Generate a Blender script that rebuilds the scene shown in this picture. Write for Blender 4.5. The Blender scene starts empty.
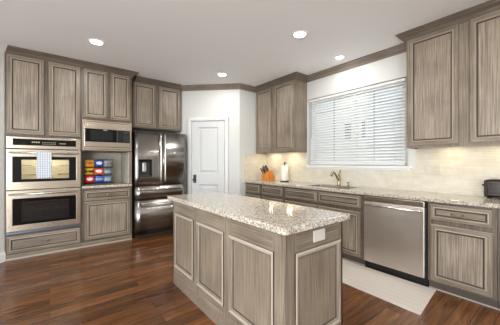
import bpy, bmesh, math, random
from mathutils import Vector, Matrix
random.seed(4)
C = bpy.context.scene.collection
SC = bpy.context.scene
PI = math.pi

# ------------------------------------------------------------------ camera, world, lights, exposure
H = 2.75                     # ceiling height
cam_d = bpy.data.cameras.new('camera')
cam_d.sensor_width = 36.0
cam_d.lens = 36.0 * 253.98 / 500.0
cam_d.clip_start = 0.05
cam = bpy.data.objects.new('camera', cam_d)
cam.location = (0, 0, 1.264)
cam.rotation_euler = (PI / 2, 0, -0.668194)
C.objects.link(cam)
SC.camera = cam

world = bpy.data.worlds.new('daylight')
SC.world = world
world.use_nodes = True
wn = world.node_tree.nodes
wl = world.node_tree.links
bg = wn['Background']
sky = wn.new('ShaderNodeTexSky')
sky.sky_type = 'NISHITA'
sky.sun_disc = False
sky.sun_elevation = math.radians(48)
sky.sun_rotation = math.radians(250)
wl.new(sky.outputs[0], bg.inputs[0])
bg.inputs[1].default_value = 0.2


def area(name, loc, rot, sx, sy, power, col=(1, 1, 1), spread=PI):
    d = bpy.data.lights.new(name, 'AREA')
    d.shape = 'RECTANGLE'
    d.size, d.size_y = sx, sy
    d.energy = power
    d.color = col
    d.spread = spread
    o = bpy.data.objects.new(name, d)
    o.location = loc
    o.rotation_euler = rot
    C.objects.link(o)
    return o


# fill lamps added at unseen openings behind and left; sky lamp outside sink window
area('fill_rear', (-2.6, -3.1, 1.25), (PI / 2, 0, 0), 1.7, 2.0, 160, (0.88, 0.94, 1.0))
area('fill_side', (-3.45, -0.4, 1.35), (PI / 2, 0, -PI / 2), 3.3, 1.8, 118, (0.90, 0.95, 1.0))
for wx in (-2.31, -1.79):      # two unseen lamps and slots left of the ovens, added for dishwasher streaks
    area('streak_lamp', (wx, 3.40, 1.38), (PI / 2, 0, PI), 0.17, 2.1, 16, (0.95, 0.97, 1.0))
area('daylight_sink', (5.1, 2.06, 3.6), (0, math.radians(52), 0), 1.2, 2.4, 150, (0.90, 0.95, 1.0))

vs = SC.view_settings
vs.view_transform = 'Standard'
vs.look = 'None'
vs.gamma = 1
vs.use_curve_mapping = False
vs.exposure = 0.38
LAMP_W = 6.2                # each recessed lamp

# ------------------------------------------------------------------ helpers


def lin(r, g, b):
    f = lambda c: (c / 255 / 12.92) if c <= 10 else ((c / 255 + 0.055) / 1.055) ** 2.4
    return (f(r), f(g), f(b), 1)


def newmat(name):
    m = bpy.data.materials.new(name)
    m.use_nodes = True
    return m, m.node_tree.nodes, m.node_tree.links, m.node_tree.nodes['Principled BSDF']


def plain(name, col, rough=0.5, metal=0.0, spec=0.5, emit=None, es=0, coat=0):
    m, n, l, b = newmat(name)
    b.inputs['Base Color'].default_value = col
    b.inputs['Roughness'].default_value = rough
    b.inputs['Metallic'].default_value = metal
    b.inputs['Specular IOR Level'].default_value = spec
    b.inputs['Coat Weight'].default_value = coat
    if emit:
        b.inputs['Emission Color'].default_value = emit
        b.inputs['Emission Strength'].default_value = es
    return m


def ramp(n, stops):
    r = n.new('ShaderNodeValToRGB')
    e = r.color_ramp.elements
    e[0].position, e[0].color = stops[0]
    e[1].position, e[1].color = stops[-1]
    for p, c in stops[1:-1]:
        x = e.new(p)
        x.color = c
    return r


def mapping(n, l, scale, coord='Object', rnd=True):
    tc = n.new('ShaderNodeTexCoord')
    mp = n.new('ShaderNodeMapping')
    mp.inputs['Scale'].default_value = scale
    l.new(tc.outputs[coord], mp.inputs['Vector'])
    if rnd:
        oi = n.new('ShaderNodeObjectInfo')
        mu = n.new('ShaderNodeMath')
        mu.operation = 'MULTIPLY'
        mu.inputs[1].default_value = 37.0
        l.new(oi.outputs['Random'], mu.inputs[0])
        l.new(mu.outputs[0], mp.inputs['Location'])
    return mp


def wood(name, axis, dark, mid, light, k=1.0):
    """washed, glazed cabinet wood with brushed streaks along one axis"""
    m, n, l, b = newmat(name)
    s = [72.0 * k, 72.0 * k, 72.0 * k]
    s['xyz'.index(axis)] = 1.3 * k
    mp = mapping(n, l, s)
    n1 = n.new('ShaderNodeTexNoise')
    n1.inputs['Scale'].default_value = 1.6
    n1.inputs['Detail'].default_value = 6
    n1.inputs['Roughness'].default_value = 0.65
    l.new(mp.outputs[0], n1.inputs['Vector'])
    r = ramp(n, [(0.28, dark), (0.50, mid), (0.76, light)])
    l.new(n1.outputs['Fac'], r.inputs[0])
    mp2 = mapping(n, l, (2.6, 2.6, 2.6))
    n2 = n.new('ShaderNodeTexNoise')
    n2.inputs['Scale'].default_value = 1.2
    n2.inputs['Detail'].default_value = 3
    l.new(mp2.outputs[0], n2.inputs['Vector'])
    r2 = ramp(n, [(0.3, (0.78, 0.78, 0.78, 1)), (0.7, (1.12, 1.12, 1.12, 1))])
    l.new(n2.outputs['Fac'], r2.inputs[0])
    mx = n.new('ShaderNodeMix')
    mx.data_type = 'RGBA'
    mx.blend_type = 'MULTIPLY'
    mx.inputs[0].default_value = 1
    l.new(r.outputs[0], mx.inputs[6])
    l.new(r2.outputs[0], mx.inputs[7])
    l.new(mx.outputs[2], b.inputs['Base Color'])
    b.inputs['Roughness'].default_value = 0.36
    bp = n.new('ShaderNodeBump')
    bp.inputs['Strength'].default_value = 0.12
    bp.inputs['Distance'].default_value = 0.004
    l.new(n1.outputs['Fac'], bp.inputs['Height'])
    l.new(bp.outputs[0], b.inputs['Normal'])
    return m


W_D, W_M, W_L = lin(92, 80, 67), lin(132, 118, 101), lin(166, 153, 136)
WV = wood('cabinet_wood_upright', 'z', W_D, W_M, W_L)
WH = wood('cabinet_wood_level', 'x', W_D, W_M, W_L)
WP = wood('cabinet_panel_wood', 'z', lin(98, 86, 73), lin(141, 127, 111), lin(187, 174, 158), 1.2)
WPH = wood('drawer_panel_wood', 'x', lin(88, 76, 64), lin(124, 111, 96), lin(164, 151, 135), 1.2)
WF = wood('cabinet_frame_wood', 'z', lin(66, 57, 48), lin(100, 88, 75), lin(132, 119, 104))
WC = wood('crown_wood', 'x', lin(76, 66, 57), lin(106, 94, 82), lin(132, 119, 106), 0.7)
WCY = wood('crown_wood_across', 'y', lin(76, 66, 57), lin(106, 94, 82), lin(132, 119, 106), 0.7)
WT = wood('trim_wood', 'x', lin(100, 88, 78), lin(136, 123, 111), lin(160, 148, 135), 0.7)
WTY = wood('trim_wood_across', 'y', lin(100, 88, 78), lin(136, 123, 111), lin(160, 148, 135), 0.7)
GLAZE = plain('dark_glaze', lin(72, 62, 52), 0.5)
EDGE = plain('pale_shoe_and_highlight', lin(172, 160, 145), 0.45)  # shoe moulding tone; on door and island mouldings a painted highlight
DARK = plain('toe_kick_black', lin(24, 21, 19), 0.6)
TOE = plain('toe_board_brown', lin(78, 69, 60), 0.5)
WALL = plain('wall_paint', lin(212, 212, 207), 0.7)
CEIL = plain('ceiling_paint', lin(242, 243, 243), 0.8)
WHITE = plain('white_trim_paint', lin(226, 226, 224), 0.4)
DOORW = plain('door_paint', lin(208, 209, 208), 0.4)
BLACK = plain('black_plastic', lin(14, 14, 15), 0.25)
BLACKG = plain('black_glass', lin(6, 6, 7), 0.05, spec=0.3)
GREYP = plain('grey_plastic', lin(92, 92, 94), 0.4)
CHROME = plain('polished_nickel', lin(205, 196, 182), 0.18, 1.0)
BRONZE = plain('brushed_bronze_nickel', lin(168, 148, 122), 0.26, 1.0)
OILB = plain('oiled_bronze', lin(74, 70, 66), 0.3, 0.9)
CREAM = plain('cream_plastic', lin(206, 199, 183), 0.35)
PAPER = plain('paper_towel', lin(240, 236, 224), 0.9)
LENS = plain('lamp_lens', lin(255, 250, 240), 0.5, emit=(1, 0.95, 0.86, 1), es=14)
UCL = plain('warm_lamp_lens', lin(255, 240, 200), 0.5, emit=(1, 0.80, 0.48, 1), es=4)


def steel(name, col, rough, axis='x', aniso=0.0):
    m, n, l, b = newmat(name)
    s = [3.0, 160.0, 160.0] if axis == 'x' else [160.0, 160.0, 3.0]
    mp = mapping(n, l, s)
    t = n.new('ShaderNodeTexNoise')
    t.inputs['Scale'].default_value = 2.0
    t.inputs['Detail'].default_value = 3
    l.new(mp.outputs[0], t.inputs['Vector'])
    mr = n.new('ShaderNodeMapRange')
    mr.inputs[3].default_value = rough - 0.02
    mr.inputs[4].default_value = rough + 0.03
    l.new(t.outputs['Fac'], mr.inputs[0])
    l.new(mr.outputs[0], b.inputs['Roughness'])
    b.inputs['Base Color'].default_value = col
    b.inputs['Metallic'].default_value = 1.0
    if aniso:
        tg = n.new('ShaderNodeTangent')
        tg.direction_type = 'RADIAL'
        tg.axis = 'Z'
        l.new(tg.outputs[0], b.inputs['Tangent'])
        b.inputs['Anisotropic'].default_value = aniso
        b.inputs['Anisotropic Rotation'].default_value = 0.25
    return m


STEEL = steel('brushed_steel', lin(190, 177, 160), 0.25)
STEELV = steel('brushed_steel_panel', lin(228, 222, 214), 0.30, 'x', 0.93)
STEELB = steel('bright_steel', lin(226, 220, 212), 0.22)
FSTEEL = plain('dark_steel', lin(152, 148, 144), 0.24, 1.0)
SINKS = steel('sink_steel', lin(128, 120, 106), 0.35)  # steel darkened to stand in for shadow in the basin


def granite(name):
    m, n, l, b = newmat(name)
    mp = mapping(n, l, (1, 1, 1), rnd=False)
    v = n.new('ShaderNodeTexVoronoi')
    v.inputs['Scale'].default_value = 125
    v.inputs['Randomness'].default_value = 1
    l.new(mp.outputs[0], v.inputs['Vector'])
    sp = n.new('ShaderNodeSeparateColor')
    l.new(v.outputs['Color'], sp.inputs[0])
    r = ramp(n, [(0.0, lin(58, 48, 42)), (0.10, lin(98, 84, 74)), (0.24, lin(160, 146, 132)), (0.42, lin(184, 174, 159)), (0.72, lin(208, 201, 188)), (1.0, lin(226, 221, 211))])
    l.new(sp.outputs[0], r.inputs[0])
    t = n.new('ShaderNodeTexNoise')
    t.inputs['Scale'].default_value = 48
    t.inputs['Detail'].default_value = 7
    t.inputs['Roughness'].default_value = 0.7
    l.new(mp.outputs[0], t.inputs['Vector'])
    r2 = ramp(n, [(0.38, lin(104, 90, 76)), (0.50, lin(182, 172, 154)), (0.66, lin(216, 209, 194))])
    l.new(t.outputs['Fac'], r2.inputs[0])
    mx = n.new('ShaderNodeMix')
    mx.data_type = 'RGBA'
    mx.inputs[0].default_value = 0.42
    l.new(r.outputs[0], mx.inputs[6])
    l.new(r2.outputs[0], mx.inputs[7])
    l.new(mx.outputs[2], b.inputs['Base Color'])
    b.inputs['Roughness'].default_value = 0.09
    b.inputs['Specular IOR Level'].default_value = 0.55
    return m


GRAN = granite('granite')


def floor_mat():
    m, n, l, b = newmat('hardwood_planks')
    mp = mapping(n, l, (1, 1, 1), rnd=False)
    br = n.new('ShaderNodeTexBrick')
    br.offset = 0.37
    br.offset_frequency = 2
    br.inputs['Color1'].default_value = (0.0, 0, 0, 1)
    br.inputs['Color2'].default_value = (1, 1, 1, 1)
    br.inputs['Mortar'].default_value = (0.5, 0.5, 0.5, 1)
    br.inputs['Scale'].default_value = 1
    br.inputs['Mortar Size'].default_value = 0.0016
    br.inputs['Mortar Smooth'].default_value = 0.3
    br.inputs['Brick Width'].default_value = 1.15
    br.inputs['Row Height'].default_value = 0.125
    l.new(mp.outputs[0], br.inputs['Vector'])
    mp2 = mapping(n, l, (1.2, 13, 1), rnd=False)
    ad = n.new('ShaderNodeVectorMath')
    ad.operation = 'MULTIPLY_ADD'
    l.new(br.outputs['Color'], ad.inputs[0])
    ad.inputs[1].default_value = (9, 31, 5)
    l.new(mp2.outputs[0], ad.inputs[2])
    t = n.new('ShaderNodeTexNoise')
    t.inputs['Scale'].default_value = 1.6
    t.inputs['Detail'].default_value = 6
    t.inputs['Roughness'].default_value = 0.62
    t.inputs['Distortion'].default_value = 0.6
    l.new(ad.outputs[0], t.inputs['Vector'])
    r = ramp(n, [(0.2, lin(64, 38, 20)), (0.5, lin(101, 64, 35)), (0.8, lin(140, 94, 56))])
    l.new(t.outputs['Fac'], r.inputs[0])
    r3 = ramp(n, [(0.0, (0.60, 0.57, 0.55, 1)), (0.5, (0.98, 0.96, 0.94, 1)), (1.0, (1.36, 1.28, 1.18, 1))])
    sp = n.new('ShaderNodeSeparateColor')
    l.new(br.outputs['Color'], sp.inputs[0])
    l.new(sp.outputs[0], r3.inputs[0])
    mx = n.new('ShaderNodeMix')
    mx.data_type = 'RGBA'
    mx.blend_type = 'MULTIPLY'
    mx.inputs[0].default_value = 1
    l.new(r.outputs[0], mx.inputs[6])
    l.new(r3.outputs[0], mx.inputs[7])
    mj = n.new('ShaderNodeMix')
    mj.data_type = 'RGBA'
    l.new(br.outputs['Fac'], mj.inputs[0])
    l.new(mx.outputs[2], mj.inputs[6])
    mj.inputs[7].default_value = lin(26, 14, 9)
    l.new(mj.outputs[2], b.inputs['Base Color'])
    mr = n.new('ShaderNodeMapRange')
    mr.inputs[3].default_value = 0.13
    mr.inputs[4].default_value = 0.28
    l.new(t.outputs['Fac'], mr.inputs[0])
    l.new(mr.outputs[0], b.inputs['Roughness'])
    bp = n.new('ShaderNodeBump')
    bp.inputs['Strength'].default_value = 0.25
    bp.inputs['Distance'].default_value = 0.002
    iv = n.new('ShaderNodeMath')
    iv.operation = 'SUBTRACT'
    l.new(t.outputs['Fac'], iv.inputs[0])
    l.new(br.outputs['Fac'], iv.inputs[1])
    l.new(iv.outputs[0], bp.inputs['Height'])
    l.new(bp.outputs[0], b.inputs['Normal'])
    return m


def tile_mat(name, axis):
    """stacked strip stone tile; axis = the horizontal axis of the wall"""
    m, n, l, b = newmat(name)
    tc = n.new('ShaderNodeTexCoord')
    sx = n.new('ShaderNodeSeparateXYZ')
    cx = n.new('ShaderNodeCombineXYZ')
    l.new(tc.outputs['Object'], sx.inputs[0])
    l.new(sx.outputs[axis], cx.inputs[0])
    l.new(sx.outputs[2], cx.inputs[1])
    br = n.new('ShaderNodeTexBrick')
    br.offset = 0.43
    br.squash = 0.7
    br.squash_frequency = 3
    br.inputs['Color1'].default_value = lin(206, 199, 183)
    br.inputs['Color2'].default_value = lin(213, 207, 192)
    br.inputs['Mortar'].default_value = lin(190, 183, 167)
    br.inputs['Scale'].default_value = 1
    br.inputs['Mortar Size'].default_value = 0.0014
    br.inputs['Brick Width'].default_value = 0.16
    br.inputs['Row Height'].default_value = 0.026
    l.new(cx.outputs[0], br.inputs['Vector'])
    t = n.new('ShaderNodeTexNoise')
    t.inputs['Scale'].default_value = 9
    t.inputs['Detail'].default_value = 4
    l.new(cx.outputs[0], t.inputs['Vector'])
    mx = n.new('ShaderNodeMix')
    mx.data_type = 'RGBA'
    mx.blend_type = 'SOFT_LIGHT'
    mx.inputs[0].default_value = 0.35
    l.new(br.outputs['Color'], mx.inputs[6])
    l.new(t.outputs['Fac'], mx.inputs[7])
    l.new(mx.outputs[2], b.inputs['Base Color'])
    b.inputs['Roughness'].default_value = 0.4
    bp = n.new('ShaderNodeBump')
    bp.inputs['Strength'].default_value = 0.6
    bp.inputs['Distance'].default_value = 0.003
    sp = n.new('ShaderNodeSeparateColor')
    l.new(br.outputs['Color'], sp.inputs[0])
    l.new(sp.outputs[0], bp.inputs['Height'])
    l.new(bp.outputs[0], b.inputs['Normal'])
    return m


FLOOR = floor_mat()
TILE_Y = tile_mat('strip_stone_tile_long_wall', 1)
TILE_X = tile_mat('strip_stone_tile_short_wall', 0)


def glass_mat(name, col, gloss=0.12, trans=0.85):
    m, n, l, b = newmat(name)
    n.remove(b)
    out = n['Material Output']
    tr = n.new('ShaderNodeBsdfTransparent')
    tr.inputs[0].default_value = col
    gl = n.new('ShaderNodeBsdfGlossy')
    gl.inputs['Roughness'].default_value = 0.03
    mx = n.new('ShaderNodeMixShader')
    fr = n.new('ShaderNodeFresnel')
    fr.inputs[0].default_value = 1.45
    ad = n.new('ShaderNodeMath')
    ad.operation = 'ADD'
    ad.inputs[1].default_value = gloss
    l.new(fr.outputs[0], ad.inputs[0])
    l.new(ad.outputs[0], mx.inputs[0])
    l.new(tr.outputs[0], mx.inputs[1])
    l.new(gl.outputs[0], mx.inputs[2])
    l.new(mx.outputs[0], out.inputs[0])
    return m


PANE = glass_mat('window_glass', (0.96, 0.98, 0.98, 1), 0.0)
OGLASS = glass_mat('oven_glass_clear', (0.62, 0.60, 0.55, 1), 0.02)
OGLASS2 = glass_mat('oven_glass_smoked', (0.45, 0.47, 0.52, 1), 0.03)


def obj(name, bm, mats, parent=None, smooth=False, loc=None):
    me = bpy.data.meshes.new(name)
    bmesh.ops.recalc_face_normals(bm, faces=bm.faces)
    bm.to_mesh(me)
    bm.free()
    for m in (mats if isinstance(mats, (list, tuple)) else [mats]):
        me.materials.append(m)
    if smooth:
        for p in me.polygons:
            p.use_smooth = True
    o = bpy.data.objects.new(name, me)
    C.objects.link(o)
    if parent is not None:
        o.parent = parent
    if loc:
        o.location = loc
    return o


def struct(name, bm, mats, parent=None, smooth=False):
    o = obj(name, bm, mats, parent, smooth)
    if parent is None:
        o['kind'] = 'structure'
    return o


def tag(o, label, cat, group=None):
    o['label'] = label
    o['category'] = cat
    if group:
        o['group'] = group
    return o


def thing(name, label, cat, loc=(0, 0, 0), rz=0, group=None):
    o = bpy.data.objects.new(name, None)
    o.empty_display_size = 0.1
    C.objects.link(o)
    o.location = loc
    o.rotation_euler = (0, 0, rz)
    return tag(o, label, cat, group)


def NB():
    return bmesh.new()


def box(bm, x0, x1, y0, y1, z0, z1, mi=0, bev=0.0, seg=2):
    x0, x1 = sorted((x0, x1))
    y0, y1 = sorted((y0, y1))
    z0, z1 = sorted((z0, z1))
    t = bmesh.new()
    bmesh.ops.create_cube(t, size=1)
    for v in t.verts:
        v.co = Vector(((x0 + x1) / 2 + v.co.x * (x1 - x0), (y0 + y1) / 2 + v.co.y * (y1 - y0), (z0 + z1) / 2 + v.co.z * (z1 - z0)))
    if bev > 0:
        bmesh.ops.bevel(t, geom=list(t.edges), offset=min(bev, 0.49 * min(x1 - x0, y1 - y0, z1 - z0)), segments=seg, affect='EDGES', profile=0.5)
    merge(bm, t, mi)
    return bm


def merge(bm, t, mi=None, mat=None):
    t.verts.index_update()
    vs_ = [bm.verts.new(mat @ v.co if mat else v.co) for v in t.verts]
    for f in t.faces:
        try:
            g = bm.faces.new([vs_[v.index] for v in f.verts])
            g.material_index = f.material_index if mi is None else mi
            g.smooth = f.smooth
        except ValueError:
            pass
    t.free()


def lathe(bm, prof, c=(0, 0, 0), axis='z', n=24, mi=0):
    rings = []
    for r, h in prof:
        ring = []
        for i in range(n):
            a = 2 * PI * i / n
            p = (r * math.cos(a), r * math.sin(a), h)
            if axis == 'y':
                p = (p[0], p[2], p[1])
            elif axis == 'x':
                p = (p[2], p[0], p[1])
            ring.append(bm.verts.new((c[0] + p[0], c[1] + p[1], c[2] + p[2])))
        rings.append(ring)
    for a, b in zip(rings, rings[1:]):
        for i in range(n):
            f = bm.faces.new((a[i], a[(i + 1) % n], b[(i + 1) % n], b[i]))
            f.material_index = mi
            f.smooth = True
    for r in (rings[0], rings[-1]):
        f = bm.faces.new(r)
        f.material_index = mi
    return bm


def tube(bm, pts, r, n=10, mi=0):
    pts = [Vector(p) for p in pts]
    rs = r if isinstance(r, (list, tuple)) else [r] * len(pts)
    rings = []
    up = None
    for i, p in enumerate(pts):
        d = (pts[min(i + 1, len(pts) - 1)] - pts[max(i - 1, 0)]).normalized()
        if up is None:
            up = Vector((0, 0, 1)) if abs(d.z) < 0.9 else Vector((1, 0, 0))
        s = d.cross(up).normalized()
        up = s.cross(d).normalized()
        rings.append([bm.verts.new(p + rs[i] * (math.cos(2 * PI * k / n) * s + math.sin(2 * PI * k / n) * up)) for k in range(n)])
    for a, b in zip(rings, rings[1:]):
        for k in range(n):
            f = bm.faces.new((a[k], a[(k + 1) % n], b[(k + 1) % n], b[k]))
            f.material_index = mi
            f.smooth = True
    for q in (rings[0], rings[-1]):
        f = bm.faces.new(q)
        f.material_index = mi
    return bm


def prism(bm, poly, z0, z1, mi=0):
    a = [bm.verts.new((x, y, z0)) for x, y in poly]
    b = [bm.verts.new((x, y, z1)) for x, y in poly]
    k = len(poly)
    fs = [bm.faces.new(a[::-1]), bm.faces.new(b)]
    for i in range(k):
        fs.append(bm.faces.new((a[i], a[(i + 1) % k], b[(i + 1) % k], b[i])))
    for f in fs:
        f.material_index = mi
    return bm


CROWN = [(0, -0.088), (0.010, -0.088), (0.014, -0.078), (0.024, -0.070), (0.034, -0.052), (0.052, -0.034), (0.066, -0.026), (0.070, -0.018), (0.084, -0.014), (0.088, -0.008), (0.088, -0.0005), (0, -0.0005)]
BASEP = [(0, 0.0), (0.016, 0.0), (0.016, 0.09), (0.010, 0.105), (0.006, 0.12), (0, 0.125)]


def sweep(bm, path, prof, z=0.0, side=1, mi=0):
    """profile (out, height) along a plan polyline, mitred; side=1: outward is to the right of travel"""
    P = [Vector(p) for p in path]
    nr = []
    for a, b in zip(P, P[1:]):
        d = (b - a).normalized()
        nr.append(Vector((d.y, -d.x)) * side)
    rings = []
    for i, p in enumerate(P):
        if i == 0:
            m = nr[0]
        elif i == len(P) - 1:
            m = nr[-1]
        else:
            m = nr[i - 1] + nr[i]
            m = m / (m.dot(nr[i]))
        rings.append([bm.verts.new((p.x + m.x * o, p.y + m.y * o, z + h)) for o, h in prof])
    k = len(prof)
    for a, b in zip(rings, rings[1:]):
        for j in range(k):
            f = bm.faces.new((a[j], a[(j + 1) % k], b[(j + 1) % k], b[j]))
            f.material_index = mi
    bm.faces.new(rings[0]).material_index = mi
    bm.faces.new(rings[-1][::-1]).material_index = mi
    return bm


def rect_loops(bm, x0, x1, z0, z1, loops, mats_v, mats_h, cap=None, back=True):
    """concentric rectangles (inset, y); quads between them; material per ring (upright sides, level sides)"""
    rings = []
    for ins, y in loops:
        rings.append([bm.verts.new((x0 + ins, y, z0 + ins)), bm.verts.new((x1 - ins, y, z0 + ins)), bm.verts.new((x1 - ins, y, z1 - ins)), bm.verts.new((x0 + ins, y, z1 - ins))])
    for i, (a, b) in enumerate(zip(rings, rings[1:])):
        for k in range(4):
            f = bm.faces.new((a[k], a[(k + 1) % 4], b[(k + 1) % 4], b[k]))
            f.material_index = mats_h[i] if k in (0, 2) else mats_v[i]
    if cap is not None:
        bm.faces.new(rings[-1]).material_index = cap
    if back:
        bm.faces.new(rings[0]).material_index = 0
    return bm


def knob(parent, x, y, z, name='knob'):
    b = NB()
    lathe(b, [(0.005, 0), (0.005, -0.012), (0.011, -0.016), (0.013, -0.022), (0.009, -0.028), (0.002, -0.030)], (x, y, z), 'y', 12)
    return obj(name, b, BRONZE, parent, True)


def pull(parent, x, y, z, w=0.085):
    b = NB()
    pts = [(x - w / 2, y + 0.002, z), (x - w / 2, y - 0.016, z), (x - w * 0.3, y - 0.025, z - 0.002), (x, y - 0.028, z - 0.003), (x + w * 0.3, y - 0.025, z - 0.002), (x + w / 2, y - 0.016, z), (x + w / 2, y + 0.002, z)]
    tube(b, pts, [0.0065, 0.006, 0.0045, 0.006, 0.0045, 0.006, 0.0065], 8)
    return obj('handle', b, BRONZE, parent, True)


def front(parent, name, x0, x1, z0, z1, y=0.0, fw=0.058, lev=False):
    """five-piece door or drawer front with a bead-framed flat panel; y = cabinet face, front grows to -y"""
    T = 0.020
    b = NB()
    loops = [(0.0, y), (0.0, y - T + 0.004), (0.004, y - T), (fw - 0.018, y - T), (fw - 0.012, y - T - 0.0035), (fw - 0.005, y - T - 0.002), (fw + 0.001, y - T + 0.007), (fw + 0.007, y - T + 0.010)]
    rect_loops(b, x0, x1, z0, z1, loops, [0, 0, 0, 3, 0, 2, 2], [1, 3, 1, 3, 1, 2, 2], cap=2)
    d = obj(name, b, [WV, WH, GLAZE, EDGE], parent)
    p = NB()
    i = fw + 0.005
    box(p, x0 + i, x1 - i, y - T + 0.004, y - T + 0.011, z0 + i, z1 - i, 0, 0.003, 1)
    obj('panel', p, WPH if lev else WP, d)
    return d


RW = -PI / 2                 # things on the window wall: local -y looks along -X, local +x runs along -Y

# ------------------------------------------------------------------ the room
XW = 3.54                    # window wall
YO = 5.11                    # oven wall
b = NB(); box(b, -3.7, 3.9, -3.4, 5.4, -0.05, 0.0)
struct('floor', b, FLOOR)
b = NB(); box(b, -3.7, 3.72, -3.4, 5.4, H, H + 0.08)
struct('ceiling', b, CEIL)
b = NB(); box(b, -0.56, 2.10, YO, YO + 0.12, 0, H)
struct('wall_north', b, WALL)
# wing wall beside the ovens, at 45 degrees, then on to the left
b = NB(); prism(b, [(-0.452, 4.50), (-1.60, 3.352), (-1.70, 3.352), (-1.70, 3.47), (-1.65, 3.47), (-0.57, 4.55), (-0.57, 5.23), (-0.452, 5.23)], 0, H)
box(b, -3.6, -2.40, 3.352, 3.47, 0, H); box(b, -2.22, -1.88, 3.352, 3.47, 0, H)
for wx in (-2.40, -1.88):  # slots added for the narrow streak lamps
    box(b, wx, wx + 0.18, 3.352, 3.47, 0, 0.3); box(b, wx, wx + 0.18, 3.352, 3.47, 2.45, H)
struct('wall_west', b, WALL)
b = NB(); sweep(b, [(-2.4, 3.352), (-1.60, 3.352), (-0.452, 4.50)], CROWN, H, 1)
struct('trim_1', b, WHITE)
b = NB(); sweep(b, [(-2.4, 3.352), (-1.60, 3.352), (-0.452, 4.50)], BASEP, 0, 1)
struct('baseboard_west', b, WHITE)
# pantry closet cutting the corner
b = NB(); prism(b, [(2.02, 5.23), (2.02, 4.758), (2.848, 3.93), (XW + 0.12, 3.93), (XW + 0.12, 4.05), (2.90, 4.05), (2.14, 4.81), (2.14, 5.23)], 0, H)
struct('wall_pantry', b, WALL)
b = NB(); sweep(b, [(2.0225, 4.7555), (2.848, 3.93), (3.262, 3.93)], CROWN, H, 1)
struct('trim_2', b, WT)
# window wall with its opening
wy0, wy1, wz0, wz1 = 1.275, 2.865, 1.215, 2.355
b = NB()
box(b, XW, XW + 0.16, -3.4, wy0, 0, H)
box(b, XW, XW + 0.16, wy1, 3.93, 0, H)
box(b, XW, XW + 0.16, wy0, wy1, 0, wz0)
box(b, XW, XW + 0.16, wy0, wy1, wz1, H)
struct('wall_east', b, WALL)
b = NB(); sweep(b, [(XW, 2.868), (XW, 1.192)], CROWN, H, 1)
struct('trim_3', b, WTY)
# walls behind the camera, with openings placed for the fill lamps
b = NB()
box(b, -3.7, -3.45, -3.4, -3.2, 0, H); box(b, -1.75, XW, -3.4, -3.2, 0, H); box(b, -3.45, -1.75, -3.4, -3.2, 2.3, H); box(b, -3.45, -1.75, -3.4, -3.2, 0, 0.2)
struct('wall_south', b, WALL)
b = NB()
box(b, -3.7, -3.55, -3.4, -2.1, 0, H); box(b, -3.7, -3.55, 1.3, 3.47, 0, H); box(b, -3.7, -3.55, -2.1, 1.3, 2.3, H); box(b, -3.7, -3.55, -2.1, 1.3, 0, 0.4)
struct('wall_side', b, WALL)

# backsplash tile
b = NB()
box(b, XW - 0.008, XW, 2.868, 3.922, 0.914, 1.44); box(b, XW - 0.008, XW, 1.19, 2.868, 0.914, 1.19); box(b, XW - 0.008, XW, -0.3, 1.19, 0.914, 1.435)
struct('backsplash_tile', b, TILE_Y)
b = NB(); box(b, 2.96, XW - 0.008, 3.922, 3.93, 0.914, 1.44)
struct('backsplash_tile_return', b, TILE_X)
b = NB(); box(b, 0.41, 1.02, YO - 0.008, YO, 0.914, 1.44)
struct('backsplash_tile_niche', b, TILE_X)

# window: frame, two sashes with muntins, sill
b = NB()
fx0, fx1 = XW + 0.10, XW + 0.15
box(b, fx0, fx1, wy0, wy0 + 0.11, wz0, wz1, 0, .004); box(b, fx0, fx1, wy1 - 0.085, wy1, wz0, wz1, 0, .004)
box(b, fx0 + .002, fx1, wy0 + 0.10, wy1 - 0.08, wz0, wz0 + 0.06); box(b, fx0 + .002, fx1, wy0 + 0.10, wy1 - 0.08, wz1 - 0.06, wz1)
win = struct('window_1', b, WHITE)
b = NB()
box(b, fx0 - 0.005, fx1, 2.02, 2.10, wz0 + .05, wz1 - .05, 0, .004)
struct('mullion', b, WHITE, win)
b = NB()
for y in (1.763, 2.42):
    box(b, fx0 + 0.025, fx0 + 0.04, y - 0.009, y + 0.009, wz0 + 0.05, wz1 - 0.05)
for z in (1.487, 1.80, 2.11):
    box(b, fx0 + 0.025, fx0 + 0.04, wy0 + .06, wy1 - .06, z - 0.009, z + 0.009)
struct('muntin', b, plain('muntin_grey', lin(104, 106, 112), 0.5), win)
b = NB(); box(b, fx0 + 0.03, fx0 + 0.034, wy0 + .05, wy1 - .05, wz0 + .05, wz1 - .05)
struct('pane', b, PANE, win)
b = NB(); box(b, XW - 0.025, XW + 0.10, wy0 - 0.035, wy1 + 0.02, wz0 - 0.03, wz0 + 0.002, 0, .006); box(b, XW - 0.012, XW, wy0 - 0.02, wy1 + 0.01, wz0 - 0.05, wz0 - 0.028, 0, .004)
struct('sill', b, WHITE, win)

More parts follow.
